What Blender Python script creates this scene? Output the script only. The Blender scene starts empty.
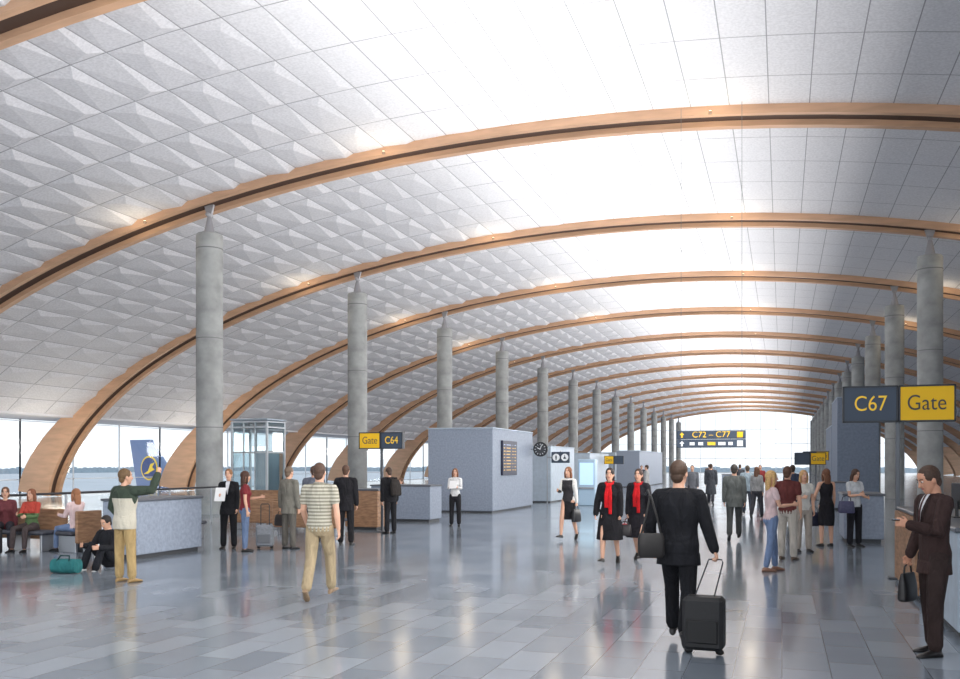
import bpy, math, random
import numpy as np
from mathutils import Vector, Matrix
from mathutils.bvhtree import BVHTree
random.seed(7)
scene=bpy.context.scene
COL=scene.collection
TH=math.radians(18.45)
# ------------------------------------------------------------------ colours / materials
def lin(c):
    out=[]
    for v in c[:3]:
        v=v/255.0
        out.append(v/12.92 if v<=0.04045 else ((v+0.055)/1.055)**2.4)
    return (out[0],out[1],out[2],1.0)
_mats={}
def mat(name,c,rough=.6,metal=0.0,noise=0.0,nscale=8.0,bump=0.0,emit=0.0,spec=.5):
    key=(name,tuple(c),rough,metal,noise,nscale,bump,emit)
    if key in _mats: return _mats[key]
    m=bpy.data.materials.new(name); m.use_nodes=True
    nt=m.node_tree; b=nt.nodes['Principled BSDF']
    b.inputs['Roughness'].default_value=rough; b.inputs['Metallic'].default_value=metal
    b.inputs['Specular IOR Level'].default_value=spec
    L=lin(c)
    b.inputs['Base Color'].default_value=L
    if noise>0 or bump>0:
        tc=nt.nodes.new('ShaderNodeTexCoord'); n=nt.nodes.new('ShaderNodeTexNoise')
        n.inputs['Scale'].default_value=nscale; n.inputs['Detail'].default_value=6
        nt.links.new(tc.outputs['Object'],n.inputs['Vector'])
        if noise>0:
            r=nt.nodes.new('ShaderNodeValToRGB')
            r.color_ramp.elements[0].position=.3; r.color_ramp.elements[1].position=.7
            r.color_ramp.elements[0].color=tuple(max(0,v*(1-noise)) for v in L[:3])+(1,)
            r.color_ramp.elements[1].color=tuple(min(1,v*(1+noise)) for v in L[:3])+(1,)
            nt.links.new(n.outputs['Fac'],r.inputs['Fac']); nt.links.new(r.outputs['Color'],b.inputs['Base Color'])
        if bump>0:
            bp=nt.nodes.new('ShaderNodeBump'); bp.inputs['Strength'].default_value=bump
            nt.links.new(n.outputs['Fac'],bp.inputs['Height']); nt.links.new(bp.outputs['Normal'],b.inputs['Normal'])
    if emit>0:
        b.inputs['Emission Color'].default_value=L; b.inputs['Emission Strength'].default_value=emit
    _mats[key]=m
    return m
def folds(nt,b):
    tc=nt.nodes.new('ShaderNodeTexCoord'); mp=nt.nodes.new('ShaderNodeMapping'); mp.inputs['Scale'].default_value=(9,9,4); mp.inputs['Rotation'].default_value=(.3,.5,0)
    n=nt.nodes.new('ShaderNodeTexNoise'); n.inputs['Scale'].default_value=1.0; n.inputs['Detail'].default_value=3; n.inputs['Distortion'].default_value=1.2
    nt.links.new(tc.outputs['Object'],mp.inputs[0]); nt.links.new(mp.outputs[0],n.inputs['Vector'])
    bp=nt.nodes.new('ShaderNodeBump'); bp.inputs['Strength'].default_value=.6; bp.inputs['Distance'].default_value=.07
    nt.links.new(n.outputs['Fac'],bp.inputs['Height']); nt.links.new(bp.outputs['Normal'],b.inputs['Normal'])
    return n
_fab={}
def fabric(c,rough=.85):
    k=(tuple(c),rough)
    if k in _fab: return _fab[k]
    m=bpy.data.materials.new('fabric'); m.use_nodes=True; nt=m.node_tree; b=nt.nodes['Principled BSDF']
    b.inputs['Roughness'].default_value=rough; b.inputs['Specular IOR Level'].default_value=.25
    n=folds(nt,b); L=lin(c); r=nt.nodes.new('ShaderNodeValToRGB')
    r.color_ramp.elements[0].position=.3; r.color_ramp.elements[1].position=.7
    r.color_ramp.elements[0].color=tuple(v*.78 for v in L[:3])+(1,); r.color_ramp.elements[1].color=tuple(min(1,v*1.15+.002) for v in L[:3])+(1,)
    nt.links.new(n.outputs['Fac'],r.inputs['Fac']); nt.links.new(r.outputs['Color'],b.inputs['Base Color'])
    _fab[k]=m; return m
def skinmat(c=(205,155,128)): return mat('skin',c,.5,0,.06,12)
def striped(c1,c2,freq):
    m=bpy.data.materials.new('striped_fabric'); m.use_nodes=True; nt=m.node_tree; b=nt.nodes['Principled BSDF']
    b.inputs['Roughness'].default_value=.85; folds(nt,b)
    tc=nt.nodes.new('ShaderNodeTexCoord'); s=nt.nodes.new('ShaderNodeSeparateXYZ'); nt.links.new(tc.outputs['Object'],s.inputs[0])
    k=nt.nodes.new('ShaderNodeMath'); k.operation='MULTIPLY'; k.inputs[1].default_value=freq; nt.links.new(s.outputs['Z'],k.inputs[0])
    f=nt.nodes.new('ShaderNodeMath'); f.operation='FRACT'; nt.links.new(k.outputs[0],f.inputs[0])
    g=nt.nodes.new('ShaderNodeMath'); g.operation='GREATER_THAN'; g.inputs[1].default_value=.5; nt.links.new(f.outputs[0],g.inputs[0])
    mx=nt.nodes.new('ShaderNodeMix'); mx.data_type='RGBA'; mx.inputs[6].default_value=lin(c1); mx.inputs[7].default_value=lin(c2)
    nt.links.new(g.outputs[0],mx.inputs[0]); nt.links.new(mx.outputs[2],b.inputs['Base Color']); return m
def zsplit(ctop,cbot,z0,xlim=9):
    m=bpy.data.materials.new('two_tone_fabric'); m.use_nodes=True; nt=m.node_tree; b=nt.nodes['Principled BSDF']
    b.inputs['Roughness'].default_value=.85; folds(nt,b)
    tc=nt.nodes.new('ShaderNodeTexCoord'); s=nt.nodes.new('ShaderNodeSeparateXYZ'); nt.links.new(tc.outputs['Object'],s.inputs[0])
    g=nt.nodes.new('ShaderNodeMath'); g.operation='GREATER_THAN'; g.inputs[1].default_value=z0; nt.links.new(s.outputs['Z'],g.inputs[0])
    a=nt.nodes.new('ShaderNodeMath'); a.operation='ABSOLUTE'; nt.links.new(s.outputs['X'],a.inputs[0])
    h=nt.nodes.new('ShaderNodeMath'); h.operation='GREATER_THAN'; h.inputs[1].default_value=xlim; nt.links.new(a.outputs[0],h.inputs[0])
    o=nt.nodes.new('ShaderNodeMath'); o.operation='MAXIMUM'; nt.links.new(g.outputs[0],o.inputs[0]); nt.links.new(h.outputs[0],o.inputs[1])
    mx=nt.nodes.new('ShaderNodeMix'); mx.data_type='RGBA'; mx.inputs[6].default_value=lin(cbot); mx.inputs[7].default_value=lin(ctop)
    nt.links.new(o.outputs[0],mx.inputs[0]); nt.links.new(mx.outputs[2],b.inputs['Base Color']); return m
def wood(name,c,scale=(1,1,12),noise=.3,rough=.5):
    m=bpy.data.materials.new(name); m.use_nodes=True; nt=m.node_tree; b=nt.nodes['Principled BSDF']
    b.inputs['Roughness'].default_value=rough
    tc=nt.nodes.new('ShaderNodeTexCoord'); mp=nt.nodes.new('ShaderNodeMapping'); mp.inputs['Scale'].default_value=scale
    n=nt.nodes.new('ShaderNodeTexNoise'); n.inputs['Scale'].default_value=1.5; n.inputs['Detail'].default_value=8
    nt.links.new(tc.outputs['Object'],mp.inputs[0]); nt.links.new(mp.outputs[0],n.inputs['Vector'])
    r=nt.nodes.new('ShaderNodeValToRGB'); L=lin(c)
    r.color_ramp.elements[0].position=.35; r.color_ramp.elements[1].position=.65
    r.color_ramp.elements[0].color=tuple(v*(1-noise) for v in L[:3])+(1,); r.color_ramp.elements[1].color=tuple(min(1,v*(1+noise*.6)) for v in L[:3])+(1,)
    nt.links.new(n.outputs['Fac'],r.inputs['Fac']); nt.links.new(r.outputs['Color'],b.inputs['Base Color']); return m
def glassmat(name,tint=(225,238,245),refl=.12):
    m=bpy.data.materials.new(name); m.use_nodes=True; nt=m.node_tree; nt.nodes.clear()
    o=nt.nodes.new('ShaderNodeOutputMaterial'); t=nt.nodes.new('ShaderNodeBsdfTransparent'); t.inputs[0].default_value=lin(tint)
    g=nt.nodes.new('ShaderNodeBsdfGlossy'); g.inputs['Roughness'].default_value=.03
    x=nt.nodes.new('ShaderNodeMixShader'); x.inputs[0].default_value=refl
    nt.links.new(t.outputs[0],x.inputs[1]); nt.links.new(g.outputs[0],x.inputs[2]); nt.links.new(x.outputs[0],o.inputs[0]); return m
# ------------------------------------------------------------------ mesh builder
class MB:
    def __init__(s): s.v=[]; s.f=[]; s.m=[]
    def add(s,vs,fs,mi=0):
        o=len(s.v); s.v+= [tuple(v) for v in vs]; s.f+=[tuple(i+o for i in f) for f in fs]; s.m+=[mi]*len(fs); return s
    def box(s,x0,x1,y0,y1,z0,z1,mi=0):
        vs=[(x0,y0,z0),(x1,y0,z0),(x1,y1,z0),(x0,y1,z0),(x0,y0,z1),(x1,y0,z1),(x1,y1,z1),(x0,y1,z1)]
        return s.add(vs,[(0,3,2,1),(4,5,6,7),(0,1,5,4),(1,2,6,5),(2,3,7,6),(3,0,4,7)],mi)
    def bbox(s,x0,x1,y0,y1,z0,z1,b=.01,mi=0):
        vs=[];fs=[]
        rings=[(z0,b),(z0+b,0),(z1-b,0),(z1,b)]
        for z,i in rings:
            X0,X1,Y0,Y1=x0+i,x1-i,y0+i,y1-i
            c=b if i==0 else b*.3
            vs+=[(X0+c,Y0,z),(X1-c,Y0,z),(X1,Y0+c,z),(X1,Y1-c,z),(X1-c,Y1,z),(X0+c,Y1,z),(X0,Y1-c,z),(X0,Y0+c,z)]
        for k in range(3):
            for j in range(8):
                a=k*8+j; bb=k*8+(j+1)%8
                fs.append((a,bb,bb+8,a+8))
        fs.append(tuple(range(7,-1,-1))); fs.append(tuple(range(24,32)))
        return s.add(vs,fs,mi)
    def loft(s,rings,n=16,mi=0,e=1.0):
        vs=[];fs=[]
        for (c,u,v) in rings:
            for k in range(n):
                a=2*math.pi*k/n; ca,sa=math.cos(a),math.sin(a)
                if e!=1.0:
                    ca=math.copysign(abs(ca)**e,ca); sa=math.copysign(abs(sa)**e,sa)
                vs.append(c+u*ca+v*sa)
        R=len(rings)
        for i in range(R-1):
            for k in range(n):
                a=i*n+k; b=i*n+(k+1)%n
                fs.append((a,b,b+n,a+n))
        vs.append(rings[0][0]); vs.append(rings[-1][0]); c0=len(vs)-2; c1=c0+1
        for k in range(n):
            fs.append((c0,(k+1)%n,k)); fs.append((c1,(R-1)*n+k,(R-1)*n+(k+1)%n))
        return s.add(vs,fs,mi)
    def tube(s,pts,rads,n=10,mi=0,flat=False):
        pts=[Vector(p) for p in pts]
        if not hasattr(rads,'__len__'): rads=[rads]*len(pts)
        P=list(pts);Rr=list(rads)
        if not flat:
            d0=(pts[0]-pts[1]).normalized(); d1=(pts[-1]-pts[-2]).normalized()
            P=[pts[0]+d0*rads[0]*.95,pts[0]+d0*rads[0]*.7]+P+[pts[-1]+d1*rads[-1]*.7,pts[-1]+d1*rads[-1]*.95]
            Rr=[rads[0]*.3,rads[0]*.71]+Rr+[rads[-1]*.71,rads[-1]*.3]
        T=[]
        for i in range(len(P)):
            a=P[max(0,i-1)]; b=P[min(len(P)-1,i+1)]; t=(b-a)
            T.append(t.normalized() if t.length>1e-9 else Vector((0,0,1)))
        ref=Vector((1,0,0)) if abs(T[0].x)<.8 else Vector((0,1,0))
        rings=[]
        for p,t,r in zip(P,T,Rr):
            u=(ref-t*ref.dot(t)).normalized(); v=t.cross(u); ref=u
            rings.append((p,u*r,v*r))
        return s.loft(rings,n,mi)
    def ell(s,c,rx,ry,rz,X=Vector((1,0,0)),Y=Vector((0,1,0)),Z=Vector((0,0,1)),n=14,m=8,mi=0):
        c=Vector(c); rings=[]
        for i in range(m+1):
            a=-math.pi/2+math.pi*(i+.0001)/(m+.0002)
            r=max(.02,math.cos(a))
            rings.append((c+Z*rz*math.sin(a),X*rx*r,Y*ry*r))
        return s.loft(rings,n,mi)
    def cyl(s,x,y,z0,z1,r,n=24,mi=0,r1=None):
        r1=r if r1 is None else r1
        return s.loft([(Vector((x,y,z0)),Vector((r,0,0)),Vector((0,r,0))),(Vector((x,y,z1)),Vector((r1,0,0)),Vector((0,r1,0)))],n,mi)
    def mesh(s,name='m'):
        me=bpy.data.meshes.new(name); me.from_pydata(s.v,[],s.f); me.polygons.foreach_set('material_index',s.m); me.update(); return me
    def obj(s,name,mats,parent=None,smooth=False,loc=None,label=None,category=None,struct=False,group=None):
        me=s.mesh(name)
        for m in (mats if isinstance(mats,(list,tuple)) else [mats]): me.materials.append(m)
        if smooth:
            me.polygons.foreach_set('use_smooth',[True]*len(me.polygons))
            try: me.set_sharp_from_angle(angle=math.radians(40))
            except Exception: pass
        return mk(name,me,parent,loc,label,category,struct,group)
def mk(name,me,parent=None,loc=None,label=None,category=None,struct=False,group=None,rotz=0):
    ob=bpy.data.objects.new(name,me); COL.objects.link(ob)
    if parent: ob.parent=parent
    if loc is not None: ob.location=loc
    if rotz: ob.rotation_euler=(0,0,rotz)
    if label: ob['label']=label
    if category: ob['category']=category
    if struct: ob['kind']='structure'
    if group: ob['group']=group
    return ob
def root(name,loc,label,category,rotz=0,group=None):
    e=mk(name,None,None,loc,label,category,False,group,rotz); e.empty_display_size=.2; return e
def remesh(mb,voxel,smooth=2):
    me=mb.mesh('tmp'); ob=bpy.data.objects.new('tmp',me); COL.objects.link(ob)
    m=ob.modifiers.new('r','REMESH'); m.mode='VOXEL'; m.voxel_size=voxel; m.use_smooth_shade=True
    if smooth:
        k=ob.modifiers.new('s','SMOOTH'); k.factor=.5; k.iterations=smooth
    dg=bpy.context.evaluated_depsgraph_get()
    me2=bpy.data.meshes.new_from_object(ob.evaluated_get(dg)); bpy.data.objects.remove(ob); bpy.data.meshes.remove(me)
    me2.materials.clear()
    me2.polygons.foreach_set('use_smooth',[True]*len(me2.polygons))
    return me2
# ------------------------------------------------------------------ PEOPLE
M_EYE=mat('eye_white',(215,205,198),.4); M_IRIS=mat('iris',(35,25,20),.3); M_LIP=mat('lips',(170,98,90),.5)
TM=[(-.12,.10,.085,0),(-.05,.16,.108,-.012),(.03,.163,.11,-.012),(.12,.148,.10,0),(.2,.146,.1,0),(.3,.165,.113,.005),(.4,.18,.115,.005),(.47,.172,.1,0),(.53,.115,.078,-.005),(.57,.062,.06,-.005)]
TF=[(-.12,.11,.085,0),(-.05,.168,.112,-.012),(.03,.16,.108,-.012),(.12,.13,.09,0),(.18,.118,.085,0),(.28,.135,.095,0),(.38,.148,.105,.003),(.45,.148,.092,0),(.52,.10,.068,-.005),(.56,.052,.052,-.005)]
def person(x,y,face,H=1.78,fem=False,label='',top=('suit',(25,25,30)),bottom=('trousers',(25,25,30)),shoes=(25,22,22),
           hair=('short',(60,42,30)),skin=(212,164,138),ra=None,la=None,rl=None,ll=None,rp=0,lp=0,lean=0,hy=0,hp=0,vox=.010,curl=(.35,.35),
           shirt=None,tie=None,scarf=None,zpel=None,group=None,topmat=None,build=1.0,collar=None):
    s=H/1.78
    ra=ra or ((.12,.02,-1),(.04,.18,-1)); la=la or ((.12,.02,-1),(.04,.18,-1))
    rl=rl or ((.05,0,-1),(.02,-.02,-1)); ll=ll or ((.05,0,-1),(.02,-.02,-1))
    R=Vector((1,0,0)); U=Vector((0,math.sin(math.radians(lean)),math.cos(math.radians(lean)))); F=U.cross(R)
    sw=.162 if fem else .19; T=TF if fem else TM
    j={}; lows=[]
    for sg,arm,leg,pp,k in ((1,ra,rl,rp,'R'),(-1,la,ll,lp,'L')):
        sh=R*sg*sw+U*.495
        d1=(R*sg*arm[0][0]+F*arm[0][1]+U*arm[0][2]).normalized(); el=sh+d1*.285
        d2=(R*sg*arm[1][0]+F*arm[1][1]+U*arm[1][2]).normalized(); wr=el+d2*.25
        hp_=R*sg*.088; t1=Vector((sg*leg[0][0],leg[0][1],leg[0][2])).normalized(); kn=hp_+t1*.435
        t2=Vector((sg*leg[1][0],leg[1][1],leg[1][2])).normalized(); an=kn+t2*.42
        pr=math.radians(pp); fd=Vector((sg*.12,math.cos(pr),math.sin(pr))).normalized(); fu=R.cross(fd).normalized()
        if fu.z<0: fu=-fu
        lows+= [(an-fu*.08-fd*.06).z,(an-fu*.08+fd*.17).z]
        j[k]=dict(sg=sg,sh=sh,el=el,wr=wr,d2=d2,hip=hp_,kn=kn,an=an,fd=fd,fu=fu)
    dz=-min(lows) if zpel is None else zpel/s
    def W(v): return (v+Vector((0,0,dz)))*s
    def tp(a,b,c): return R*a+F*b+U*c
    def trings(off,c0,c1,extra=0,T=T):
        out=[]
        for (c,ru,rv,o) in T:
            if c0<=c<=c1: out.append((W(tp(0,o,c)),R*(ru*build+off)*s,F*(rv*build+off+extra)*s))
        return out
    a=math.radians(hy); p=math.radians(hp)
    HF=(F*math.cos(a)-R*math.sin(a)); HR=(R*math.cos(a)+F*math.sin(a)); HU=U.copy()
    HF2=(HF*math.cos(p)+HU*math.sin(p)); HU=(HU*math.cos(p)-HF*math.sin(p)); HF=HF2
    nk=tp(0,-.005,.60); HC=nk+HU*.115+HF*.012
    def hd(a_,b_,c_): return W(HC+HR*a_+HF*b_+HU*c_)
    B=MB(); B.loft(trings(0,-1,1),18)
    if fem:
        for sx in (-1,1): B.ell(W(tp(sx*.062,.075,.34)),.055*s,.052*s,.055*s,R,F,U)
    nr=.046 if fem else .056
    B.tube([W(tp(0,-.01,.5)),W(nk),W(HC-HU*.03-HF*.01)],[nr*1.15*s,nr*s,nr*s],12)
    hs=.96 if fem else 1.0
    HRings=[(-.118,.022,.026,.052),(-.105,.038,.044,.038),(-.075,.054,.066,.022),(-.035,.066,.086,.008),(.01,.073,.095,0),(.05,.075,.098,-.004),(.08,.067,.09,-.006),(.105,.047,.065,-.008),(.12,.016,.02,-.008)]
    B.loft([(hd(0,o,c),HR*ru*hs*s,HF*rv*hs*s) for c,ru,rv,o in HRings],18)
    B.tube([hd(0,.088,.015),hd(0,.103,-.015),hd(0,.108,-.03)],[.009*s,.012*s,.014*s],8)
    for sx in (-1,1): B.ell(hd(sx*.076,-.006,-.008),.010*s,.02*s,.031*s,HR,HF,HU,8,6)
    hands={}
    for k in 'RL':
        q=j[k]; sg=q['sg']; am=.86 if fem else 1.0
        B.tube([W(tp(sg*.05,0,.515)),W(q['sh'])],[.05*s*am,.056*s*am],10)
        e=q['el']; w=q['wr']; sh=q['sh']
        B.tube([W(sh),W(sh.lerp(e,.4)),W(e),W(e.lerp(w,.3)),W(w)],[.057*s*am,.05*s*am,.04*s*am,.042*s*am,.027*s*am],12)
        kn=q['kn']; an=q['an']; h=q['hip']
        B.tube([W(h),W(h.lerp(kn,.4)),W(kn),W(kn.lerp(an,.3)),W(an)],[.09*s,.08*s,.056*s,.055*s,.036*s],14)
        FR=[(-.072,.03,.02),(-.055,.055,.03),(-.015,.08,.034),(.04,.065,.036),(.10,.045,.043),(.145,.035,.042),(.178,.024,.028),(.188,.014,.012)]
        side=q['fd'].cross(q['fu'])
        q['foot']=[(W(an+q['fd']*d+q['fu']*(-.08+hh/2)),side*wd*s,q['fu']*hh/2*s) for d,hh,wd in FR]
        B.loft([(c,u*.9,v*.9) for c,u,v in q['foot']],12)
        D=q['d2']; S=F if abs(F.dot(D))<.75 else U
        S=(S-D*S.dot(D)).normalized(); N=D.cross(S).normalized()
        if N.dot(R*sg)>0: N=-N
        cu=curl[0] if k=='R' else curl[1]; hm=.9 if fem else 1.0
        B.loft([(W(w-D*.01),S*.024*hm*s,N*.018*s),(W(w+D*.03*hm),S*.036*hm*s,N*.016*s),(W(w+D*.085*hm),S*.040*hm*s,N*.014*s),(W(w+D*.093*hm),S*.034*hm*s,N*.009*s)],12)
        for off,ln in ((.031,.070),(.0105,.080),(-.0105,.074),(-.030,.058)):
            base=w+D*.082*hm+S*off*hm*1.12; pts=[W(base)]; ang=0; cur=base
            for fr,bend in ((.42,.5),(.32,.9),(.26,.8)):
                ang+=bend*cu*1.5; dd=D*math.cos(ang)+N*math.sin(ang)+S*off*1.6*(1-cu); cur=cur+dd.normalized()*ln*hm*fr; pts.append(W(cur))
            B.tube(pts,[.0095*s*hm,.009*s*hm,.0082*s*hm,.007*s*hm],8)
        b0=w+D*.03*hm+S*.03*hm; t1=(D*.7+S*.75+N*.25).normalized(); t2=(D*.9+S*.1+N*(.3+cu)).normalized()
        B.tube([W(b0),W(b0+t1*.035*hm),W(b0+t1*.035*hm+t2*.03*hm)],[.012*s,.011*s,.008*s],8)
        hands[k]=W(w+D*.09*hm+N*.02)
    er=root('person',(x,y,0),label,'person',math.radians(face),group)
    me=remesh(B,vox,1); me.materials.append(skinmat(skin)); mk('body',me,er)
    for sx in (-1,1):
        E=MB(); E.ell(hd(sx*.030,.083,.012),.0145*s,.0125*s,.009*s,HR,HF,HU,10,6,0)
        E.ell(hd(sx*.030,.0905,.012),.008*s,.0065*s,.008*s,HR,HF,HU,8,6,1); E.obj('eye',[M_EYE,M_IRIS],er,True)
        E=MB(); E.tube([hd(sx*.014,.0945,.032),hd(sx*.03,.093,.037),hd(sx*.047,.08,.033)],.004*s,6); E.obj('eyebrow',mat('hair',hair[1],.7,0,.3,60),er,True)
    E=MB(); E.ell(hd(0,.085,-.057),.024*s,.012*s,.008*s,HR,HF,HU,10,6); E.obj('mouth',M_LIP,er,True)
    st,hc=hair
    if st!='bald':
        E=MB(); E.ell(hd(0,-.016,.036),.084*s,.105*s,.1*s,HR,HF,HU,18,10)
        E.ell(hd(0,-.055,-.03),.066*s,.052*s,.07*s,HR,HF,HU,12,8)
        if st=='long':
            E.ell(hd(0,-.062,-.09),.085*s,.05*s,.15*s,HR,HF,HU,14,8); E.ell(hd(0,-.07,-.17),.08*s,.04*s,.1*s,HR,HF,HU,14,8)
            for sx in (-1,1): E.tube([hd(sx*.06,.02,.07),hd(sx*.084,.012,-.02),hd(sx*.08,.005,-.12),hd(sx*.075,-.01,-.2)],[.02*s,.024*s,.026*s,.014*s],8)
        if st=='bob':
            E.ell(hd(0,-.04,-.05),.09*s,.065*s,.095*s,HR,HF,HU,14,8)
        if st=='bun': E.ell(hd(0,-.12,.05),.04*s,.04*s,.04*s,HR,HF,HU,12,8)
        if st=='pony': E.tube([hd(0,-.1,.05),hd(0,-.14,.02),hd(0,-.145,-.08),hd(0,-.12,-.17)],[.02*s,.028*s,.026*s,.01*s],8)
        me=remesh(E,max(.006,vox*.8),1); me.materials.append(mat('hair',hc,.65,0,.35,60,.4)); mk('hair',me,er)
    kind,tc=top[0],top[1]; am=.86 if fem else 1.0
    hem={'suit':-.17,'jacket':-.10,'shirt':-.02,'polo':-.06,'tee':-.03,'coat':-.50,'dress':-.42,'tank':-.03,'cardigan':-.12}[kind]
    if zpel is not None or (ll[0][1]>.8): hem=max(hem,-.08)
    sl={'polo':.55,'tee':.45,'tank':0,'dress':0}.get(kind,1.99)
    off={'suit':.020,'coat':.03,'jacket':.03,'cardigan':.02}.get(kind,.012)
    E=MB(); rs=[]
    if hem<-.12:
        L=abs(hem); ww=.175 if fem else .165
        fl=.16 if kind=='coat' else .10
        tf=((j['R']['kn']-j['R']['hip']).normalized()+(j['L']['kn']-j['L']['hip']).normalized())*.5
        shf=Vector((0,tf.y*.5,0)) if zpel is None else Vector((0,0,0))
        for g in (1,.66,.33): rs.append((W(tp(0,-.005,hem*g)+shf*L*g),R*(ww*build+off+fl*L*g*.6)*s,F*(.112*build+off+fl*L*g)*s))
        rs+=trings(off,-.06,.54,.004)
    else: rs=[(W(tp(0,-.01,hem)),R*(T[1][1]*build+off)*s,F*(T[1][2]*build+off)*s)]+trings(off,hem+.02,.54,.002)
    topc=.575 if kind in('suit','coat','shirt','polo','jacket') else .545
    rs.append((W(tp(0,-.008,topc)),R*(nr+.014)*s,F*(nr+.016)*s))
    E.loft(rs,20)
    if fem:
        for sx in (-1,1): E.ell(W(tp(sx*.062,.078,.34)),(.058+off*.6)*s,(.052+off*.6)*s,(.058+off*.6)*s,R,F,U)
    for k in 'RL':
        q=j[k]; sg=q['sg']; so=off*1.0
        if kind!='tank' and kind!='dress':
            E.tube([W(tp(sg*.06,0,.515)),W(q['sh'])],[(.048*am+so)*s,(.05*am+so)*s],12)
            if sl>1: E.tube([W(q['sh']),W(q['sh'].lerp(q['el'],.4)),W(q['el']),W(q['el'].lerp(q['wr'],.4)),W(q['el'].lerp(q['wr'],.97))],[(.054*am+so)*s,(.05*am+so)*s,(.042*am+so)*s,(.038*am+so)*s,(.03*am+so)*s],12)
            else: E.tube([W(q['sh']),W(q['sh'].lerp(q['el'],sl*.7)),W(q['sh'].lerp(q['el'],sl))],[(.054*am+so)*s,(.052*am+so)*s,(.054*am+so)*s],12)
        else: E.tube([W(tp(sg*.05,0,.50)),W(tp(sg*(sw-.03),0,.50))],[.045*s,.045*s],10)
    me=remesh(E,vox,2); me.materials.append(topmat or fabric(tc)); mk({'suit':'suit_jacket','coat':'coat','jacket':'jacket','dress':'dress','tank':'tank_top'}.get(kind,'shirt'),me,er)
    bvh=BVHTree.FromPolygons([v.co.copy() for v in me.vertices],[tuple(p_.vertices) for p_ in me.polygons]) if (shirt or collar) else None
    def patch(name,m_,rows,eps,nx=6):
        E=MB(); vs=[]
        for (c,a0,a1) in rows:
            for i in range(nx+1):
                a_=a0+(a1-a0)*i/nx; o_=W(tp(a_,.5,c)); hit=bvh.ray_cast(o_,-F,.48*s)
                pnt=hit[0] if hit[0] is not None else W(tp(a_,.06,c))
                vs.append(pnt+F*eps)
        fs=[]
        for r_i in range(len(rows)-1):
            for i in range(nx):
                b_=r_i*(nx+1)+i; fs.append((b_,b_+1,b_+nx+2,b_+nx+1))
        E.add(vs,fs); return E.obj(name,m_,er,True)
    if shirt:
        patch('shirt_front',fabric(shirt),[(.57,-.04,.04),(.54,-.045,.045),(.50,-.043,.043),(.44,-.034,.034),(.38,-.023,.023),(.32,-.012,.012),(.27,-.002,.002)],.004)
        lc=fabric(tuple(int(v*.78) for v in tc))
        for sx in (-1,1):
            patch('lapel',lc,[(.56,sx*.042,sx*.062),(.52,sx*.045,sx*.075),(.46,sx*.037,sx*.085),(.40,sx*.027,sx*.07),(.33,sx*.015,sx*.04),(.27,sx*.003,sx*.010)],.007,3)
        if tie: patch('tie',fabric(tie,.5),[(.565,-.016,.016),(.54,-.013,.013),(.48,-.014,.014),(.40,-.018,.018),(.33,-.014,.014),(.29,-.004,.004)],.009,3)
    if kind in('polo','shirt') :
        E=MB(); pts=[]
        for i in range(13):
            a_=2*math.pi*i/12; pts.append(W(tp((nr+.012)*math.cos(a_),(nr+.012)*math.sin(a_)-.006,.572-.012*math.sin(a_))))
        E.tube(pts,.011*s,8); E.obj('shirt_collar',fabric(tuple(int(v*.9) for v in tc)),er,True)
    if scarf:
        E=MB(); pts=[]
        for i in range(13):
            a=2*math.pi*i/12; pts.append(W(tp(.075*math.cos(a),.078*math.sin(a)+.003,.555-.02*math.sin(a))))
        E.tube(pts,.03*s,8)
        E.loft([(W(tp(-.035,.145,-.02)),R*.035*s,F*.012*s),(W(tp(-.04,.165,.3)),R*.038*s,F*.014*s),(W(tp(-.02,.10,.54)),R*.03*s,F*.02*s)],10)
        E.loft([(W(tp(.04,.145,.1)),R*.035*s,F*.012*s),(W(tp(.04,.162,.33)),R*.038*s,F*.014*s),(W(tp(.02,.10,.54)),R*.03*s,F*.02*s)],10)
        me=remesh(E,.008,1); me.materials.append(fabric(scarf)); mk('scarf',me,er)
    bk,bc=bottom[0],bottom[1]
    if bk!='none':
        E=MB()
        if bk=='skirt':
            rs=[(W(tp(0,-.005,-.46)),R*.175*s,F*.16*s),(W(tp(0,-.008,-.25)),R*.19*s,F*.15*s)]+trings(.012,-.06,.14); E.loft(rs,20)
        else:
            E.loft(trings(.012,-.13,.14),18)
            rr={'trousers':(.098,.092,.074,.07,.068),'jeans':(.096,.088,.066,.062,.052),'shorts':(.1,.1,.09,.09,.09)}[bk]
            for k in 'RL':
                q=j[k]; h,kn,an=q['hip'],q['kn'],q['an']
                if bk=='shorts': E.tube([W(h),W(h.lerp(kn,.5)),W(h.lerp(kn,.8))],[.1*s,.095*s,.09*s],14)
                else: E.tube([W(h),W(h.lerp(kn,.4)),W(kn),W(kn.lerp(an,.4)),W(kn.lerp(an,.93))],[v*s for v in rr],14)
        me=remesh(E,vox,2); me.materials.append(fabric(bc)); mk('skirt' if bk=='skirt' else 'trousers',me,er)
    for k in 'RL':
        q=j[k]; E=MB(); E.loft([(c,u*1.08,v*1.1) for c,u,v in q['foot']],12)
        if fem: E.tube([q['foot'][0][0]+Vector((0,.015,0)),q['foot'][0][0]+Vector((0,.015,-.01))],.012*s,8)
        E.obj('shoe',mat('shoe_leather',shoes,.35),er,True)
    M=Matrix.Translation((x,y,0))@Matrix.Rotation(math.radians(face),4,'Z')
    return {k:M@v for k,v in hands.items()}
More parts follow.
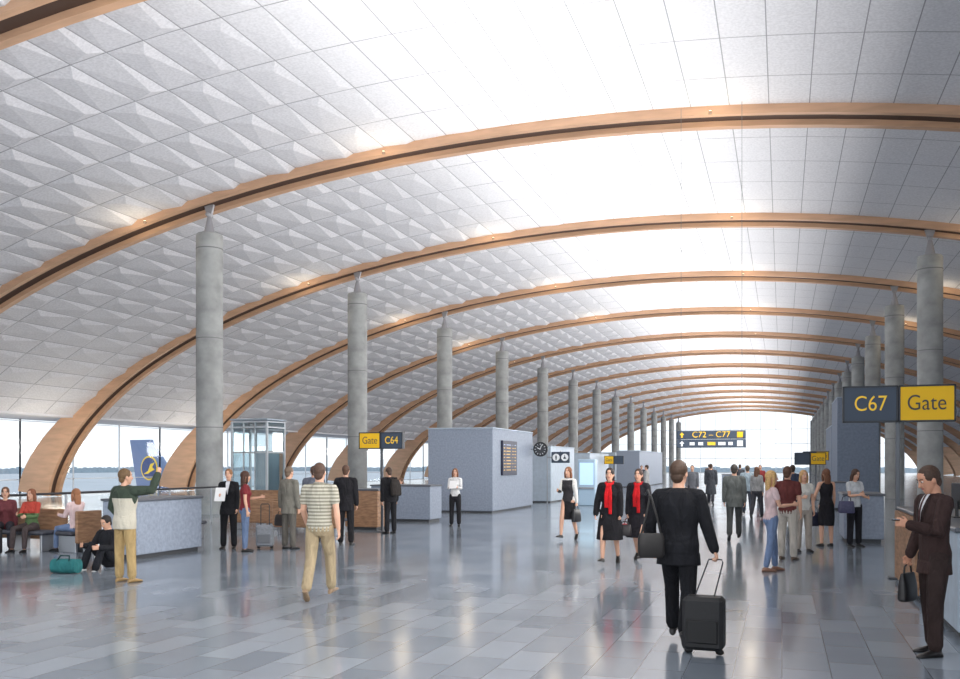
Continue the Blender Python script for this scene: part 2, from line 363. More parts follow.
def handbag(hand,w,h,d,c,label,yaw=0,drop=.16):
    r=root('handbag',(hand[0],hand[1],hand[2]-drop-h),label,'bag',math.radians(yaw))
    V=Vector; E=MB()
    E.loft([(V((0,0,.0)),V((w*.44,0,0)),V((0,d*.42,0))),(V((0,0,.02)),V((w*.5,0,0)),V((0,d*.5,0))),(V((0,0,h*.6)),V((w*.49,0,0)),V((0,d*.42,0))),(V((0,0,h*.96)),V((w*.44,0,0)),V((0,d*.22,0))),(V((0,0,h)),V((w*.42,0,0)),V((0,d*.14,0)))],20,0,.55)
    E.obj('bag_body',mat('leather',c,.45,0,.2,20),r,True)
    E=MB(); E.tube([(-w*.28,0,h*.95),(-w*.22,0,h+drop*.7),(0,0,h+drop),(w*.22,0,h+drop*.7),(w*.28,0,h*.95)],.009,8); E.obj('handle',mat('leather',tuple(int(v*.6) for v in c),.45),r,True)
    return r
def suitcase(x,y,w,h,d,c,label,yaw,hand=None,group=None):
    r=root('suitcase',(x,y,0),label,'suitcase',math.radians(yaw),group)
    E=MB(); E.bbox(-w/2,w/2,-d/2,d/2,.05,h,.035); E.obj('case_body',mat('suitcase_shell',c,.55,0,.15,25,.1),r,True)
    E=MB(); E.bbox(-w*.38,w*.38,-d/2-.02,-d/2+.01,.12,h*.62,.012); E.obj('front_pocket',mat('suitcase_shell',tuple(int(v*.8) for v in c),.6),r,True)
    for sx in (-1,1):
        E=MB(); E.tube([(sx*w*.38-.012,0,.03),(sx*w*.38+.012,0,.03)],.028,14); E.obj('wheel',mat('rubber',(20,20,20),.6),r,True)
    E=MB(); g=.09
    if hand is not None:
        hl=Matrix.Rotation(-math.radians(yaw),4,'Z')@(Vector(hand)-Vector((x,y,0)))
        E.tube([(-g,0,h-.02),(hl.x-g*.8,hl.y,hl.z-.03),(hl.x-g*.7,hl.y,hl.z),(hl.x+g*.7,hl.y,hl.z),(hl.x+g*.8,hl.y,hl.z-.03),(g,0,h-.02)],.007,8)
    else: E.tube([(-g,0,h-.02),(-g,0,h+.42),(-g*.8,0,h+.45),(g*.8,0,h+.45),(g,0,h+.42),(g,0,h-.02)],.009,8)
    E.obj('handle',mat('handle_metal',(60,62,66),.45,.6),r,True)
    return r
STEP_R=dict(rl=((.02,.38,-1),(0,.12,-1)),ll=((.02,-.16,-1),(0,-.5,-1)),lp=-38,rp=8)
STEP_L=dict(ll=((.02,.38,-1),(0,.12,-1)),rl=((.02,-.16,-1),(0,-.5,-1)),rp=-38,lp=8)
SIT=dict(rl=((.12,1,-.08),(.02,.08,-1)),ll=((.12,1,-.08),(.02,.08,-1)))
FWD=((.1,.25,-1),(-.25,1,.15))
V=Vector
# centre businessman
h=person(-.98,9.2,-4,1.83,label='man in black suit walking away pulling a trolley case',hair=('short',(70,50,36)),
   ra=((.30,-.16,-1),(.34,-.12,-1)),la=((.32,-.02,-1),(.02,.45,-1)),vox=.007,curl=(1,.5),hy=-12,build=1.12,top=('suit',(22,23,28)),bottom=('trousers',(18,19,24)),lean=2,
   ll=((.03,.5,-1),(0,.12,-1)),rl=((.05,-.20,-1),(.02,-.72,-1)),rp=-46,lp=8)
suitcase(-.70,8.80,.38,.55,.24,(24,24,27),'black fabric trolley suitcase pulled by man in black suit',-4,h['R'])
r_=root('shoulder_bag',(-1.22,8.97,.88),'dark leather shoulder bag hanging at hip of man in black suit','bag',math.radians(20))
E=MB();E.loft([(V((0,0,0)),V((.11,0,0)),V((0,.035,0))),(V((0,0,.03)),V((.13,0,0)),V((0,.045,0))),(V((0,0,.19)),V((.13,0,0)),V((0,.04,0))),(V((0,0,.24)),V((.115,0,0)),V((0,.025,0)))],20,0,.5);E.obj('bag_body',mat('leather',(26,23,23),.55,0,.2,20),r_,True)
E=MB();E.tube([(-.10,0,.22),(-.05,.01,.40),(.0,.05,.60),(.0,.15,.66),(.0,.26,.61)],.011,8);E.tube([(.10,0,.22),(.06,.01,.40),(.01,.05,.60)],.011,8);E.obj('strap',mat('leather',(22,20,20),.5),r_,True)
# right man with phone
h=person(1.36,9.45,112,1.80,label='man in dark brown suit standing and reading his phone',hair=('short',(70,50,38)),skin=(205,150,122),
   ra=((.2,.0,-1),(.1,.35,-1)),la=((.12,.35,-1),(-.25,1,.28)),ll=((.05,.12,-1),(0,0,-1)),rl=((.08,-.05,-1),(0,-.1,-1)),
   hp=-22,vox=.007,curl=(1,.8),shirt=(225,225,228),tie=(70,40,40),build=.94,top=('suit',(58,42,40)),bottom=('trousers',(50,38,36)))
p=h['L']; r_=root('mobile_phone',(p.x,p.y,p.z+.02),'small black mobile phone held by man in brown suit','phone',math.radians(112))
E=MB();E.bbox(-.03,.03,-.05,.055,-.006,.006,.004);E.obj('phone_body',mat('phone_plastic',(20,20,24),.25),r_);E=MB();E.box(-.025,.025,-.03,.045,.0062,.0072);E.obj('screen',mat('phone_screen',(150,170,190),.1,emit=.3),r_)
handbag(h['R'],.30,.27,.11,(26,24,27),'black leather briefcase bag carried by man in brown suit',60,.09)
# striped polo man
person(-5.81,10.7,10,1.78,label='man in beige striped polo shirt and khaki trousers walking away',hair=('short',(78,55,42)),topmat=striped((186,182,166),(136,131,116),22),
   top=('polo',(180,175,160)),bottom=('trousers',(170,152,122)),shoes=(140,115,88),vox=.008,la=((.15,.1,-1),(.05,.7,-.8)),ra=((.18,-.1,-1),(.08,.1,-1)),**STEP_R)
# jacket man pointing
person(-9.52,11.4,-8,1.73,label='man in green and cream jacket pointing, tan trousers, back turned',hair=('short',(105,80,52)),topmat=zsplit((54,66,54),(200,193,176),1.28,.20),
   top=('jacket',(200,195,180)),bottom=('trousers',(178,152,106)),shoes=(160,128,80),vox=.008,ra=((.6,.3,.05),(.15,.35,1.0)),la=((.35,.0,-1),(-.5,.35,-.6)),hy=-25,curl=(.6,.6),build=1.08,
   rl=((.10,.0,-1),(.05,0,-1)),ll=((.08,0,-1),(.0,0,-1)))
# floor sitter
person(-11.05,12.85,175,1.68,label='young person in black clothes sitting on the floor with knees up',hair=('short',(35,28,25)),top=('suit',(32,33,38)),bottom=('trousers',(28,30,36)),shoes=(200,200,200),
   zpel=.13,rl=((.18,.75,.72),(.0,.40,-1)),ll=((.18,.8,.66),(0,.45,-1)),lean=4,hp=-18,ra=((.2,.55,-.8),(-.2,1,.25)),la=((.2,.55,-.8),(-.2,1,.15)))
r_=root('duffel_bag',(-11.2,12.0,0),'teal canvas duffel bag lying on the floor','bag',.15)
E=MB();E.loft([(V((-.24,0,.11)),V((0,.08,0)),V((0,0,.075))),(V((-.22,0,.12)),V((0,.12,0)),V((0,0,.115))),(V((0,0,.12)),V((0,.13,0)),V((0,0,.12))),(V((.22,0,.12)),V((0,.12,0)),V((0,0,.115))),(V((.24,0,.11)),V((0,.08,0)),V((0,0,.075)))],20,0,.8);E.obj('bag_body',fabric((45,110,112)),r_,True)
E=MB();E.tube([(-.12,-.1,.18),(-.08,-.03,.29),(.08,-.03,.29),(.12,-.1,.18)],.012,8);E.obj('handle',fabric((30,60,62)),r_,True)
# seated trio
person(-13.75,15.0,80,1.68,True,'woman in pale pink top and jeans seated on bench',('shirt',(225,200,200)),('jeans',(115,135,170)),hair=('long',(150,100,68)),ra=((.1,.5,-1),(-.2,1,.1)),la=((.1,.5,-1),(-.2,1,.1)),**SIT)
person(-14.85,14.95,190,1.66,True,'woman in green and red top seated on bench',('shirt',(120,130,90)),('jeans',(80,70,70)),hair=('long',(130,78,50)),topmat=zsplit((180,66,52),(88,115,74),.78),ra=((.1,.5,-1),(-.4,1,.2)),la=((.1,.4,-1),(-.3,1,0)),**SIT)
person(-15.6,15.0,220,1.70,True,'woman in dark red top seated with black suitcase nearby',('cardigan',(105,55,60)),('trousers',(50,48,55)),hair=('bob',(100,68,50)),ra=((.1,.4,-1),(-.2,1,.2)),**SIT)
suitcase(-14.5,13.6,.36,.56,.24,(30,30,35),'black upright suitcase standing before seated women',10)
# left standing group
h=person(-11.15,16.55,200,1.70,True,'woman in black trouser suit holding white papers',('suit',(28,28,32)),('trousers',(26,26,30)),hair=('bun',(130,90,58)),ra=FWD,la=((.1,.0,-1),(0,.15,-1)),shirt=(220,220,225))
E=MB();E.box(-.11,.11,-.004,.004,-.13,.17);o=E.obj('paper_folder',mat('paper',(230,230,230),.7),label='white paper sheets held by woman in black',category='paper');o.location=h['R'];o.rotation_euler=(-.4,0,.3)
h=person(-10.45,16.1,-60,1.66,True,'woman in dark red sleeveless top and jeans, long dark hair',('tee',(120,45,50)),('jeans',(100,118,148)),hair=('long',(70,42,30)),la=FWD,hy=20)
suitcase(-10.45,16.85,.36,.5,.22,(130,134,140),'grey hard-shell suitcase standing on the floor',20)
h=person(-9.9,16.9,-15,1.75,label='man in grey jacket seen from behind carrying a dark bag',top=('suit',(120,117,108)),bottom=('trousers',(98,94,88)),hair=('short',(110,92,76)),la=((.25,.0,-1),(.1,.1,-1)),curl=(.3,1))
handbag(h['L'],.36,.24,.14,(42,36,35),'dark brown hand bag carried by man in grey',-15,.08)
person(-10.25,18.6,35,1.76,label='man in dark blue-grey suit standing in waiting area',top=('suit',(98,102,114)),bottom=('trousers',(62,66,74)),hair=('short',(80,58,46)),ra=FWD)
person(-9.2,18.15,15,1.78,label='man in black suit with arm bent, back turned',top=('suit',(32,31,35)),bottom=('trousers',(34,33,36)),hair=('short',(85,58,42)),la=((.3,.3,-.8),(-.4,.7,.6)))
h=person(-9.62,21.5,60,1.72,label='man in black leaning beside gate sign with backpack',top=('jacket',(32,32,36)),bottom=('trousers',(36,36,40)),hair=('short',(70,52,40)),lean=6)
r_=root('backpack',(-9.40,21.37,.98),'dark backpack worn by man in black near gate sign','bag',math.radians(60))
E=MB();E.loft([(V((0,0,0)),V((.12,0,0)),V((0,.06,0))),(V((0,0,.04)),V((.15,0,0)),V((0,.09,0))),(V((0,.02,.26)),V((.15,0,0)),V((0,.085,0))),(V((0,.04,.40)),V((.11,0,0)),V((0,.05,0))),(V((0,.05,.43)),V((.06,0,0)),V((0,.03,0)))],18,0,.7);E.obj('bag_body',fabric((52,48,46)),r_,True)
for sx in (-1,1):
    E=MB();E.tube([(sx*.09,.06,.40),(sx*.12,.16,.47),(sx*.12,.30,.40),(sx*.13,.33,.25)],.016,8);E.obj('strap',fabric((30,28,28)),r_,True)
person(-12.76,29.4,180,1.68,True,'woman in pink top seated on distant bench',('shirt',(210,160,160)),('jeans',(70,70,90)),hair=('bob',(100,68,48)),vox=.014,**SIT)
h=person(-9.0,24.7,190,1.68,True,'woman in white blouse and black trousers reading papers',('shirt',(218,218,218)),('trousers',(34,34,38)),hair=('long',(120,78,50)),ra=FWD,la=FWD,vox=.011)
E=MB();E.box(-.11,.11,-.004,.004,-.1,.16);o=E.obj('paper_folder',mat('paper',(230,230,230),.7),label='white document held by woman in blouse',category='paper');o.location=h['R']+V((.1,-.02,.05));o.rotation_euler=(-.6,0,.1)
# centre
h=person(-4.8,21.0,165,1.70,True,'woman in dark vest over white shirt and black skirt walking',('shirt',(40,38,42)),('skirt',(34,32,36)),hair=('long',(130,82,52)),topmat=zsplit((222,220,216),(44,42,46),1.42,.135),la=((.2,.05,-1),(.1,.0,-1)),ra=FWD,curl=(.5,1),**STEP_R)
handbag(h['L'],.34,.3,.14,(34,33,36),'black travel bag carried by woman in dark vest',75,.08)
person(-2.92,16.1,178,1.70,True,'flight attendant in black coat with red scarf walking',('coat',(26,25,29)),('none',(20,20,24)),hair=('bob',(40,28,25)),scarf=(205,26,33),ra=((.25,.05,-1),(.1,.2,-1)),vox=.009,curl=(.6,1),**STEP_R)
h=person(-2.52,16.85,172,1.68,True,'flight attendant in dark coat with red scarf walking',('coat',(32,30,36)),('none',(20,20,24)),hair=('bob',(62,40,32)),scarf=(200,30,36),la=((.2,.05,-1),(.1,.2,-1)),vox=.009,curl=(1,.6),**STEP_L)
handbag(h['R'],.26,.22,.12,(180,30,36),'red handbag carried by flight attendant',0,.12)
handbag((-2.66,16.15,.78),.24,.2,.1,(36,30,32),'black handbag carried by flight attendant',0,.06)
person(-1.06,22.0,0,1.76,label='man in grey jacket walking away',top=('suit',(95,98,96)),bottom=('trousers',(72,74,74)),hair=('short',(60,54,48)),**STEP_R)
person(-1.15,33.2,10,1.72,label='traveller in pale blue jacket walking away',top=('jacket',(150,165,175)),bottom=('trousers',(70,75,85)),hair=('short',(80,68,56)),vox=.016,**STEP_L)
person(-.78,30.9,-20,1.68,True,'woman in grey top walking with long hair',('shirt',(150,150,150)),('trousers',(70,70,76)),hair=('long',(100,68,50)),vox=.016,**STEP_R)
person(-2.96,40.9,0,1.78,label='distant traveller in dark coat walking away',top=('coat',(65,68,74)),bottom=('trousers',(60,60,66)),vox=.018,**STEP_L)
person(-3.4,37.0,180,1.72,label='distant traveller in grey walking closer',top=('suit',(100,102,108)),bottom=('trousers',(70,70,76)),vox=.018,**STEP_R)
person(-2.2,52,0,1.75,label='far traveller in dark suit walking away',top=('suit',(70,72,78)),bottom=('trousers',(60,60,66)),vox=.02,**STEP_R)
person(-6.2,44,90,1.72,label='distant traveller in pale coat crossing the hall',top=('coat',(160,160,160)),bottom=('trousers',(70,70,76)),vox=.02,**STEP_R)
person(-4.6,62,0,1.75,label='far traveller in brown jacket walking away',top=('jacket',(110,90,80)),bottom=('trousers',(60,60,66)),vox=.022,**STEP_L)
person(-1.0,46,180,1.72,label='far traveller in red top walking closer',top=('shirt',(150,60,60)),bottom=('trousers',(60,60,76)),vox=.02,**STEP_L)
person(-8.2,56,200,1.72,label='far traveller in dark coat near service blocks',top=('coat',(60,62,70)),bottom=('trousers',(60,60,76)),vox=.022)
person(0.3,28.5,10,1.74,label='traveller in navy jacket standing behind the group',top=('jacket',(60,66,86)),bottom=('trousers',(70,70,76)),vox=.014,**STEP_L)
# right group
person(-.17,16.0,-70,1.70,True,'blonde woman in pale pink top and blue jeans',('tee',(215,190,190)),('jeans',(118,138,172)),hair=('long',(195,158,104)),ra=((.1,.3,-1),(-.2,1,.1)),la=((.2,.0,-1),(.05,.3,-1)),vox=.009,shoes=(150,110,90),ll=((.05,.2,-1),(0,.05,-1)),rl=((.05,-.12,-1),(0,-.2,-1)))
h=person(.1,18.0,-20,1.76,label='man in maroon shirt and light grey trousers, back turned',top=('polo',(98,50,48)),bottom=('trousers',(188,181,171)),hair=('short',(90,62,48)),la=((.2,-.1,-1),(.1,.3,-1)),shoes=(90,70,55))
person(.42,19.7,200,1.68,True,'blonde woman in white top beside man in maroon',('tee',(210,207,200)),('trousers',(170,160,150)),hair=('long',(185,146,98)),ra=FWD)
h=person(.92,21.2,25,1.70,True,'woman in sleeveless black dress with long brown hair',('tank',(32,31,36)),('skirt',(32,31,36)),hair=('long',(100,62,40)),la=((.35,.1,-1),(-.1,.5,-.6)),curl=(.5,1))
handbag(h['L'],.38,.3,.14,(42,44,62),'dark blue tote bag held by woman in black dress',25,.14)
h=person(1.5,21.3,215,1.70,True,'woman in white top and black trousers looking at her bag',('tee',(202,205,208)),('trousers',(32,32,38)),hair=('long',(70,46,34)),ra=FWD,la=((.1,.2,-1),(-.3,1,-.1)),hp=-15)
handbag(V((1.32,21.05,1.12)),.34,.26,.14,(70,70,100),'blue-purple handbag held by woman in white top',10,.12)
person(2.85,13.4,170,1.70,True,'clerk in black uniform behind gate desk',('suit',(32,32,37)),('trousers',(32,32,37)),hair=('bun',(48,36,30)),shirt=(225,225,225))
person(2.95,11.2,150,1.76,label='clerk in dark suit standing behind gate desk',top=('suit',(38,40,50)),bottom=('trousers',(38,38,46)),hair=('short',(42,34,30)),shirt=(225,225,225))
# ------------------------------------------------------------------ STRUCTURE
XC=-7.0; A=32.0; ZT=12.15
def prof(phi):
    r=A*math.sin(phi); z=ZT*max(0,math.cos(phi))**1.22
    return Vector((XC+r,0,z))
def profN(phi):
    d=prof(phi+.002)-prof(phi-.002); return Vector((-d.z,0,d.x)).normalized()
YS=[15.9+12*k for k in range(15)]
YEND=189.9
XL,XR=-40.6,26.6
def floormat():
    m=bpy.data.materials.new('polished_stone_tiles'); m.use_nodes=True; nt=m.node_tree; b=nt.nodes['Principled BSDF']; N=nt.nodes.new; K=nt.links.new
    tc=N('ShaderNodeTexCoord'); mp=N('ShaderNodeMapping'); mp.inputs['Rotation'].default_value=(0,0,math.pi/2); K(tc.outputs['Object'],mp.inputs[0])
    br=N('ShaderNodeTexBrick'); K(mp.outputs[0],br.inputs['Vector'])
    br.inputs['Scale'].default_value=1; br.inputs['Brick Width'].default_value=.8; br.inputs['Row Height'].default_value=.4; br.inputs['Mortar Size'].default_value=.005; br.offset=.5
    br.inputs['Color1'].default_value=lin((120,129,139)); br.inputs['Color2'].default_value=lin((150,158,167)); br.inputs['Mortar'].default_value=lin((96,104,112)); br.inputs['Bias'].default_value=0
    n=N('ShaderNodeTexNoise'); n.inputs['Scale'].default_value=.6; n.inputs['Detail'].default_value=9; K(tc.outputs['Object'],n.inputs['Vector'])
    r=N('ShaderNodeValToRGB'); r.color_ramp.elements[0].color=(.86,.87,.88,1); r.color_ramp.elements[1].color=(1.0,1.0,1.0,1); r.color_ramp.elements[0].position=.3; r.color_ramp.elements[1].position=.65; K(n.outputs['Fac'],r.inputs[0])
    mx=N('ShaderNodeMix'); mx.data_type='RGBA'; mx.blend_type='MULTIPLY'; mx.inputs[0].default_value=1; K(br.outputs['Color'],mx.inputs[6]); K(r.outputs[0],mx.inputs[7]); K(mx.outputs[2],b.inputs['Base Color'])
    mr=N('ShaderNodeMapRange'); mr.inputs['To Min'].default_value=.06; mr.inputs['To Max'].default_value=.2; K(n.outputs['Fac'],mr.inputs[0]); K(mr.outputs[0],b.inputs['Roughness'])
    b.inputs['Specular IOR Level'].default_value=.7
    return m
E=MB();E.box(XL,XR,-12,YEND+1,-.4,0);E.obj('floor',floormat(),struct=True,label='polished blue-grey stone tile floor')
def ceilmat():
    m=bpy.data.materials.new('acoustic_ceiling_panels'); m.use_nodes=True; nt=m.node_tree; b=nt.nodes['Principled BSDF']; N=nt.nodes.new; K=nt.links.new
    uv=N('ShaderNodeUVMap'); uv.uv_map='cell'; s=N('ShaderNodeSeparateXYZ'); K(uv.outputs[0],s.inputs[0])
    def edge(o,t):
        a=N('ShaderNodeMath'); a.operation='SUBTRACT'; a.inputs[1].default_value=.5; K(o,a.inputs[0])
        c=N('ShaderNodeMath'); c.operation='ABSOLUTE'; K(a.outputs[0],c.inputs[0])
        d=N('ShaderNodeMath'); d.operation='GREATER_THAN'; d.inputs[1].default_value=t; K(c.outputs[0],d.inputs[0]); return d.outputs[0]
    e1=edge(s.outputs['X'],.487); e2=edge(s.outputs['Y'],.493); mxm=N('ShaderNodeMath'); mxm.operation='MAXIMUM'; K(e1,mxm.inputs[0]); K(e2,mxm.inputs[1])
    tc=N('ShaderNodeTexCoord'); n=N('ShaderNodeTexNoise'); n.inputs['Scale'].default_value=14; n.inputs['Detail'].default_value=5; K(tc.outputs['Object'],n.inputs['Vector'])
    r=N('ShaderNodeValToRGB'); r.color_ramp.elements[0].color=lin((214,213,217)); r.color_ramp.elements[1].color=lin((230,229,233)); r.color_ramp.elements[0].position=.35; r.color_ramp.elements[1].position=.65; K(n.outputs['Fac'],r.inputs[0])
    mx=N('ShaderNodeMix'); mx.data_type='RGBA'; K(mxm.outputs[0],mx.inputs[0]); K(r.outputs[0],mx.inputs[6]); mx.inputs[7].default_value=lin((156,155,160)); K(mx.outputs[2],b.inputs['Base Color'])
    b.inputs['Roughness'].default_value=.85
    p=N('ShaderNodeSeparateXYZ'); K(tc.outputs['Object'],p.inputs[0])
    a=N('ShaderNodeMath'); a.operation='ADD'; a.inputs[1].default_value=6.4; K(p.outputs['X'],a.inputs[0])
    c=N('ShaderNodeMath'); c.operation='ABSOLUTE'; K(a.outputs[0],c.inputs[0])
    mr=N('ShaderNodeMapRange'); mr.interpolation_type='SMOOTHSTEP'; mr.inputs['From Min'].default_value=-2.0; mr.inputs['From Max'].default_value=8.0; mr.inputs['To Min'].default_value=.74; mr.inputs['To Max'].default_value=0; K(c.outputs[0],mr.inputs[0])  # soft roof-light glow painted as panel emission, fading out sideways
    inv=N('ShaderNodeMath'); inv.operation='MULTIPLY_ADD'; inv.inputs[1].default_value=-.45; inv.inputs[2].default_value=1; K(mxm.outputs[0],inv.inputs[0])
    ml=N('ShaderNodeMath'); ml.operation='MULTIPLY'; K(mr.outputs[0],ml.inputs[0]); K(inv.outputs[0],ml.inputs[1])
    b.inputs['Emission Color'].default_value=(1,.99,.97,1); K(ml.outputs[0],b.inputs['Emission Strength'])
    return m
phs=np.linspace(-math.radians(66),math.radians(66),2000)
pp=np.array([[prof(a).x,prof(a).z] for a in phs]); cl=np.concatenate([[0],np.cumsum(np.hypot(np.diff(pp[:,0]),np.diff(pp[:,1])))])
NC=int(round(cl[-1]/1.1)); us=[float(np.interp(cl[-1]*i/NC,cl,phs)) for i in range(NC+1)]
ys=[3.9-12+2.4*i for i in range(int((YEND-(3.9-12))/2.4)+1)]
verts=[];faces=[];uvs=[]
CO=.40
def cp(phi,y,o=CO):
    p_=prof(phi)+profN(phi)*o; return (p_.x,y,p_.z)
for i in range(NC):
    xm=prof((us[i]+us[i+1])/2).x
    amp=.125*max(.0,min(1,(-8-xm)/8)) if xm<0 else 0
    for jn in range(len(ys)-1):
        b0=len(verts); u0,u1=us[i],us[i+1]; y0,y1=ys[jn],ys[jn+1]
        fu,fv=(.74,.16) if i%2==0 else (.74,.84)
        verts+=[cp(u0,y0),cp(u1,y0),cp(u1,y1),cp(u0,y1),cp(u0+(u1-u0)*fu,y0+(y1-y0)*fv,CO-amp)]
        for (a,b_,ua,ub) in ((0,1,(0,0),(1,0)),(1,2,(1,0),(1,1)),(2,3,(1,1),(0,1)),(3,0,(0,1),(0,0))):
            faces.append((b0+b_,b0+a,b0+4)); uvs+=[ub,ua,(fu,fv)]
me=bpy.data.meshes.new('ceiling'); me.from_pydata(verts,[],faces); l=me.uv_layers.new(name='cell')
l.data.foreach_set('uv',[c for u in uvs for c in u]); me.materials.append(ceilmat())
mk('ceiling',me,struct=True,label='vaulted ceiling of pale faceted acoustic panels with painted glow along roof-light strip')
eL=cp(us[0],0); eR=cp(us[-1],0)
E=MB();E.box(XL,eL[0]+.1,-8,YEND,eL[2]-.05,eL[2]+.15);E.obj('trim_1',mat('soffit_white',(225,225,230),.7),struct=True,label='white eaves soffit above facade glazing')
E=MB();E.box(eR[0]-.1,XR,-8,YEND,eR[2]-.05,eR[2]+.15);E.obj('trim_2',mat('soffit_white',(225,225,230),.7),struct=True,label='white eaves soffit above facade glazing')
ZG=eL[2]-.05
# arches
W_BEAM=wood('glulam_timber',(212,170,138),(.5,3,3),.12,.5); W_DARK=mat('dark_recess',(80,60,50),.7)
def beam(y0,y1,i0,i1,o0,o1,n=72):
    E=MB(); vs=[];fs=[]
    for k in range(n+1):
        ph=math.radians(-88.5+177*k/n); t=abs(math.sin(ph))**8
        c=prof(ph); N_=profN(ph)
        a=i0+(i1-i0)*t; o=o0+(o1-o0)*t
        p1=c+N_*a; p2=c+N_*o
        if p1.z<0: p1.z=0
        if p2.z<0: p2.z=0
        vs+=[(p1.x,y0,p1.z),(p1.x,y1,p1.z),(p2.x,y1,p2.z),(p2.x,y0,p2.z)]
    for k in range(n):
        b=k*4
        for q in range(4): fs.append((b+q,b+(q+1)%4,b+4+(q+1)%4,b+4+q))
    fs.append((3,2,1,0)); fs.append((n*4,n*4+1,n*4+2,n*4+3))
    return E.add(vs,fs)
BM=beam(-.10,.10,.14,-.9,.42,1.2).mesh('beam'); BM.materials.append(W_BEAM)
BM2=beam(-.13,.13,.0,-1.0,.42,1.2).mesh('beam'); BM2.materials.append(W_BEAM)
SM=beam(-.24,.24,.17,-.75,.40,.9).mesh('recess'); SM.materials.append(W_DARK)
for k,Y in enumerate(YS):
    r_=root('roof_arch',(0,Y,0),'curved twin glulam timber roof arch spanning the hall','arch',group='timber roof arches of the hall')
    mk('beam',BM,r_,(0,-.32,0)); mk('beam',BM2,r_,(0,.34,0))
    mk('recess_strip',SM,r_)
# columns
CM=mat('cast_concrete',(160,162,161),.8,0,.22,1.8,.2)
E=MB();E.cyl(0,0,0,10.02,.47,40);E.cyl(0,0,10.02,10.08,.47,40,r1=.44);SH=E.mesh('shaft');SH.materials.append(CM)
SH.polygons.foreach_set('use_smooth',[True]*len(SH.polygons)); SH.set_sharp_from_angle(angle=.6)
E=MB();E.cyl(0,0,10.08,10.13,.30,28);E.cyl(0,0,10.13,10.78,.20,28,r1=.06);E.tube([(-.0,-.12,10.78),(0,.12,10.78)],.08,14)
E.add([(-.20,-.05,11.14),(.20,-.05,11.14),(.07,-.05,10.72),(-.07,-.05,10.72),(-.20,.05,11.14),(.20,.05,11.14),(.07,.05,10.72),(-.07,.05,10.72)],[(0,3,2,1),(4,5,6,7),(0,1,5,4),(1,2,6,5),(2,3,7,6),(3,0,4,7)])
CP=E.mesh('pin');CP.materials.append(mat('painted_steel',(165,165,170),.4,.3))
E=MB();E.cyl(0,0,9.52,9.56,.475,40);E.cyl(0,0,6.3,6.33,.473,40);E.cyl(0,0,3.1,3.13,.473,40);CJ=E.mesh('joint');CJ.materials.append(mat('concrete_joint',(122,124,124),.8))
for X,st in ((-19.6,1),(5.6,2)):
    for Y in YS[st:]:
        r_=root('column',(X,Y,0),'round grey concrete column with steel pin head under timber arch','column',group='round concrete columns of the hall')
        mk('shaft',SH,r_); mk('pin_head',CP,r_); mk('joint_ring',CJ,r_)
# glazing
GL=glassmat('facade_glass',(250,252,253),.04); FRM=mat('window_frame_metal',(230,233,236),.4,.0)
def winbay(x,y0,y1,ztop,n,name):
    E=MB(); st=(y1-y0)/n
    for i in range(n+1): E.box(x-.05,x+.05,y0+i*st-.02,y0+i*st+.02,0,ztop)
    for z in (0,.9,ztop-.1): E.box(x-.05,x+.05,y0,y1,z,z+.04)
    E.box(x-.008,x+.008,y0,y1,.02,ztop,1)
    return E.obj(name,[FRM,GL],struct=True,label='aluminium framed facade glazing with view to apron')
wn=1
for X in (XL+.15,XR-.15):
    for k in range(-1,15):
        y0=15.9+12*k; y1=min(y0+12,YEND); winbay(X,y0,y1,ZG,3,'window_%d'%wn); wn+=1
E=MB(); yw=YEND-.2; wl,wr=-36.3,22.3
for i in range(0,21):
    xx=wl+i*(wr-wl)/20; ph=math.asin(max(-1,min(1,(xx-XC)/A))); E.box(xx-.04,xx+.04,yw-.08,yw+.08,0,prof(ph).z+.3)
for z in (0,2.9,5.8,8.7):
    E.box(wl,wr,yw-.06,yw+.06,z,z+.1) if z<4 else E.box(XC-A*math.sqrt(max(0,1-(z/ZT)**(1/.61))),XC+A*math.sqrt(max(0,1-(z/ZT)**(1/.61))),yw-.06,yw+.06,z,z+.08)
vs=[];n=40
for i in range(n+1):
    ph=math.radians(-66+132*i/n); p_=prof(ph)+profN(ph)*.3; vs.append((p_.x,yw,p_.z))
vs=[(wl,yw,0)]+vs+[(wr,yw,0)]; E.add(vs,[tuple(range(len(vs)))],1)
E.obj('window_%d'%wn,[FRM,GL],struct=True,label='tall arched end wall glazing with slim mullions')
# ------------------------------------------------------------------ built-in boxes
CONC=mat('speckled_panel',(138,148,164),.6,0,.14,16,.05)
CONC2=mat('pale_panel',(174,187,200),.55,0,.08,6)
STEEL=mat('brushed_steel',(160,164,170),.35,.7)
WD=wood('bench_wood',(160,122,92),(3,3,14),.3)
DARK=mat('sign_dark',(52,66,84),.5); YEL=mat('sign_yellow',(236,186,24),.7); YTX=mat('sign_yellow_text',(245,200,50),.5,emit=.1); DTX=mat('sign_dark_text',(58,58,60),.5)
WTX=mat('sign_white',(235,238,240),.5,emit=.1)
def text(body,size,loc,m,parent,name='lettering',rot=(math.pi/2,0,0),align='CENTER',sx=1.0):
    cu=bpy.data.curves.new('t','FONT'); cu.body=body; cu.size=size; cu.extrude=.003; cu.align_x=align; cu.align_y='CENTER'; cu.offset=-.001*size/.3
    ob=bpy.data.objects.new('t',cu); COL.objects.link(ob); dg=bpy.context.evaluated_depsgraph_get()
    me=bpy.data.meshes.new_from_object(ob.evaluated_get(dg)); bpy.data.objects.remove(ob); me.materials.clear(); me.materials.append(m)
    o=mk(name,me,parent,loc); o.rotation_euler=rot; o.scale=(sx,1,1); return o
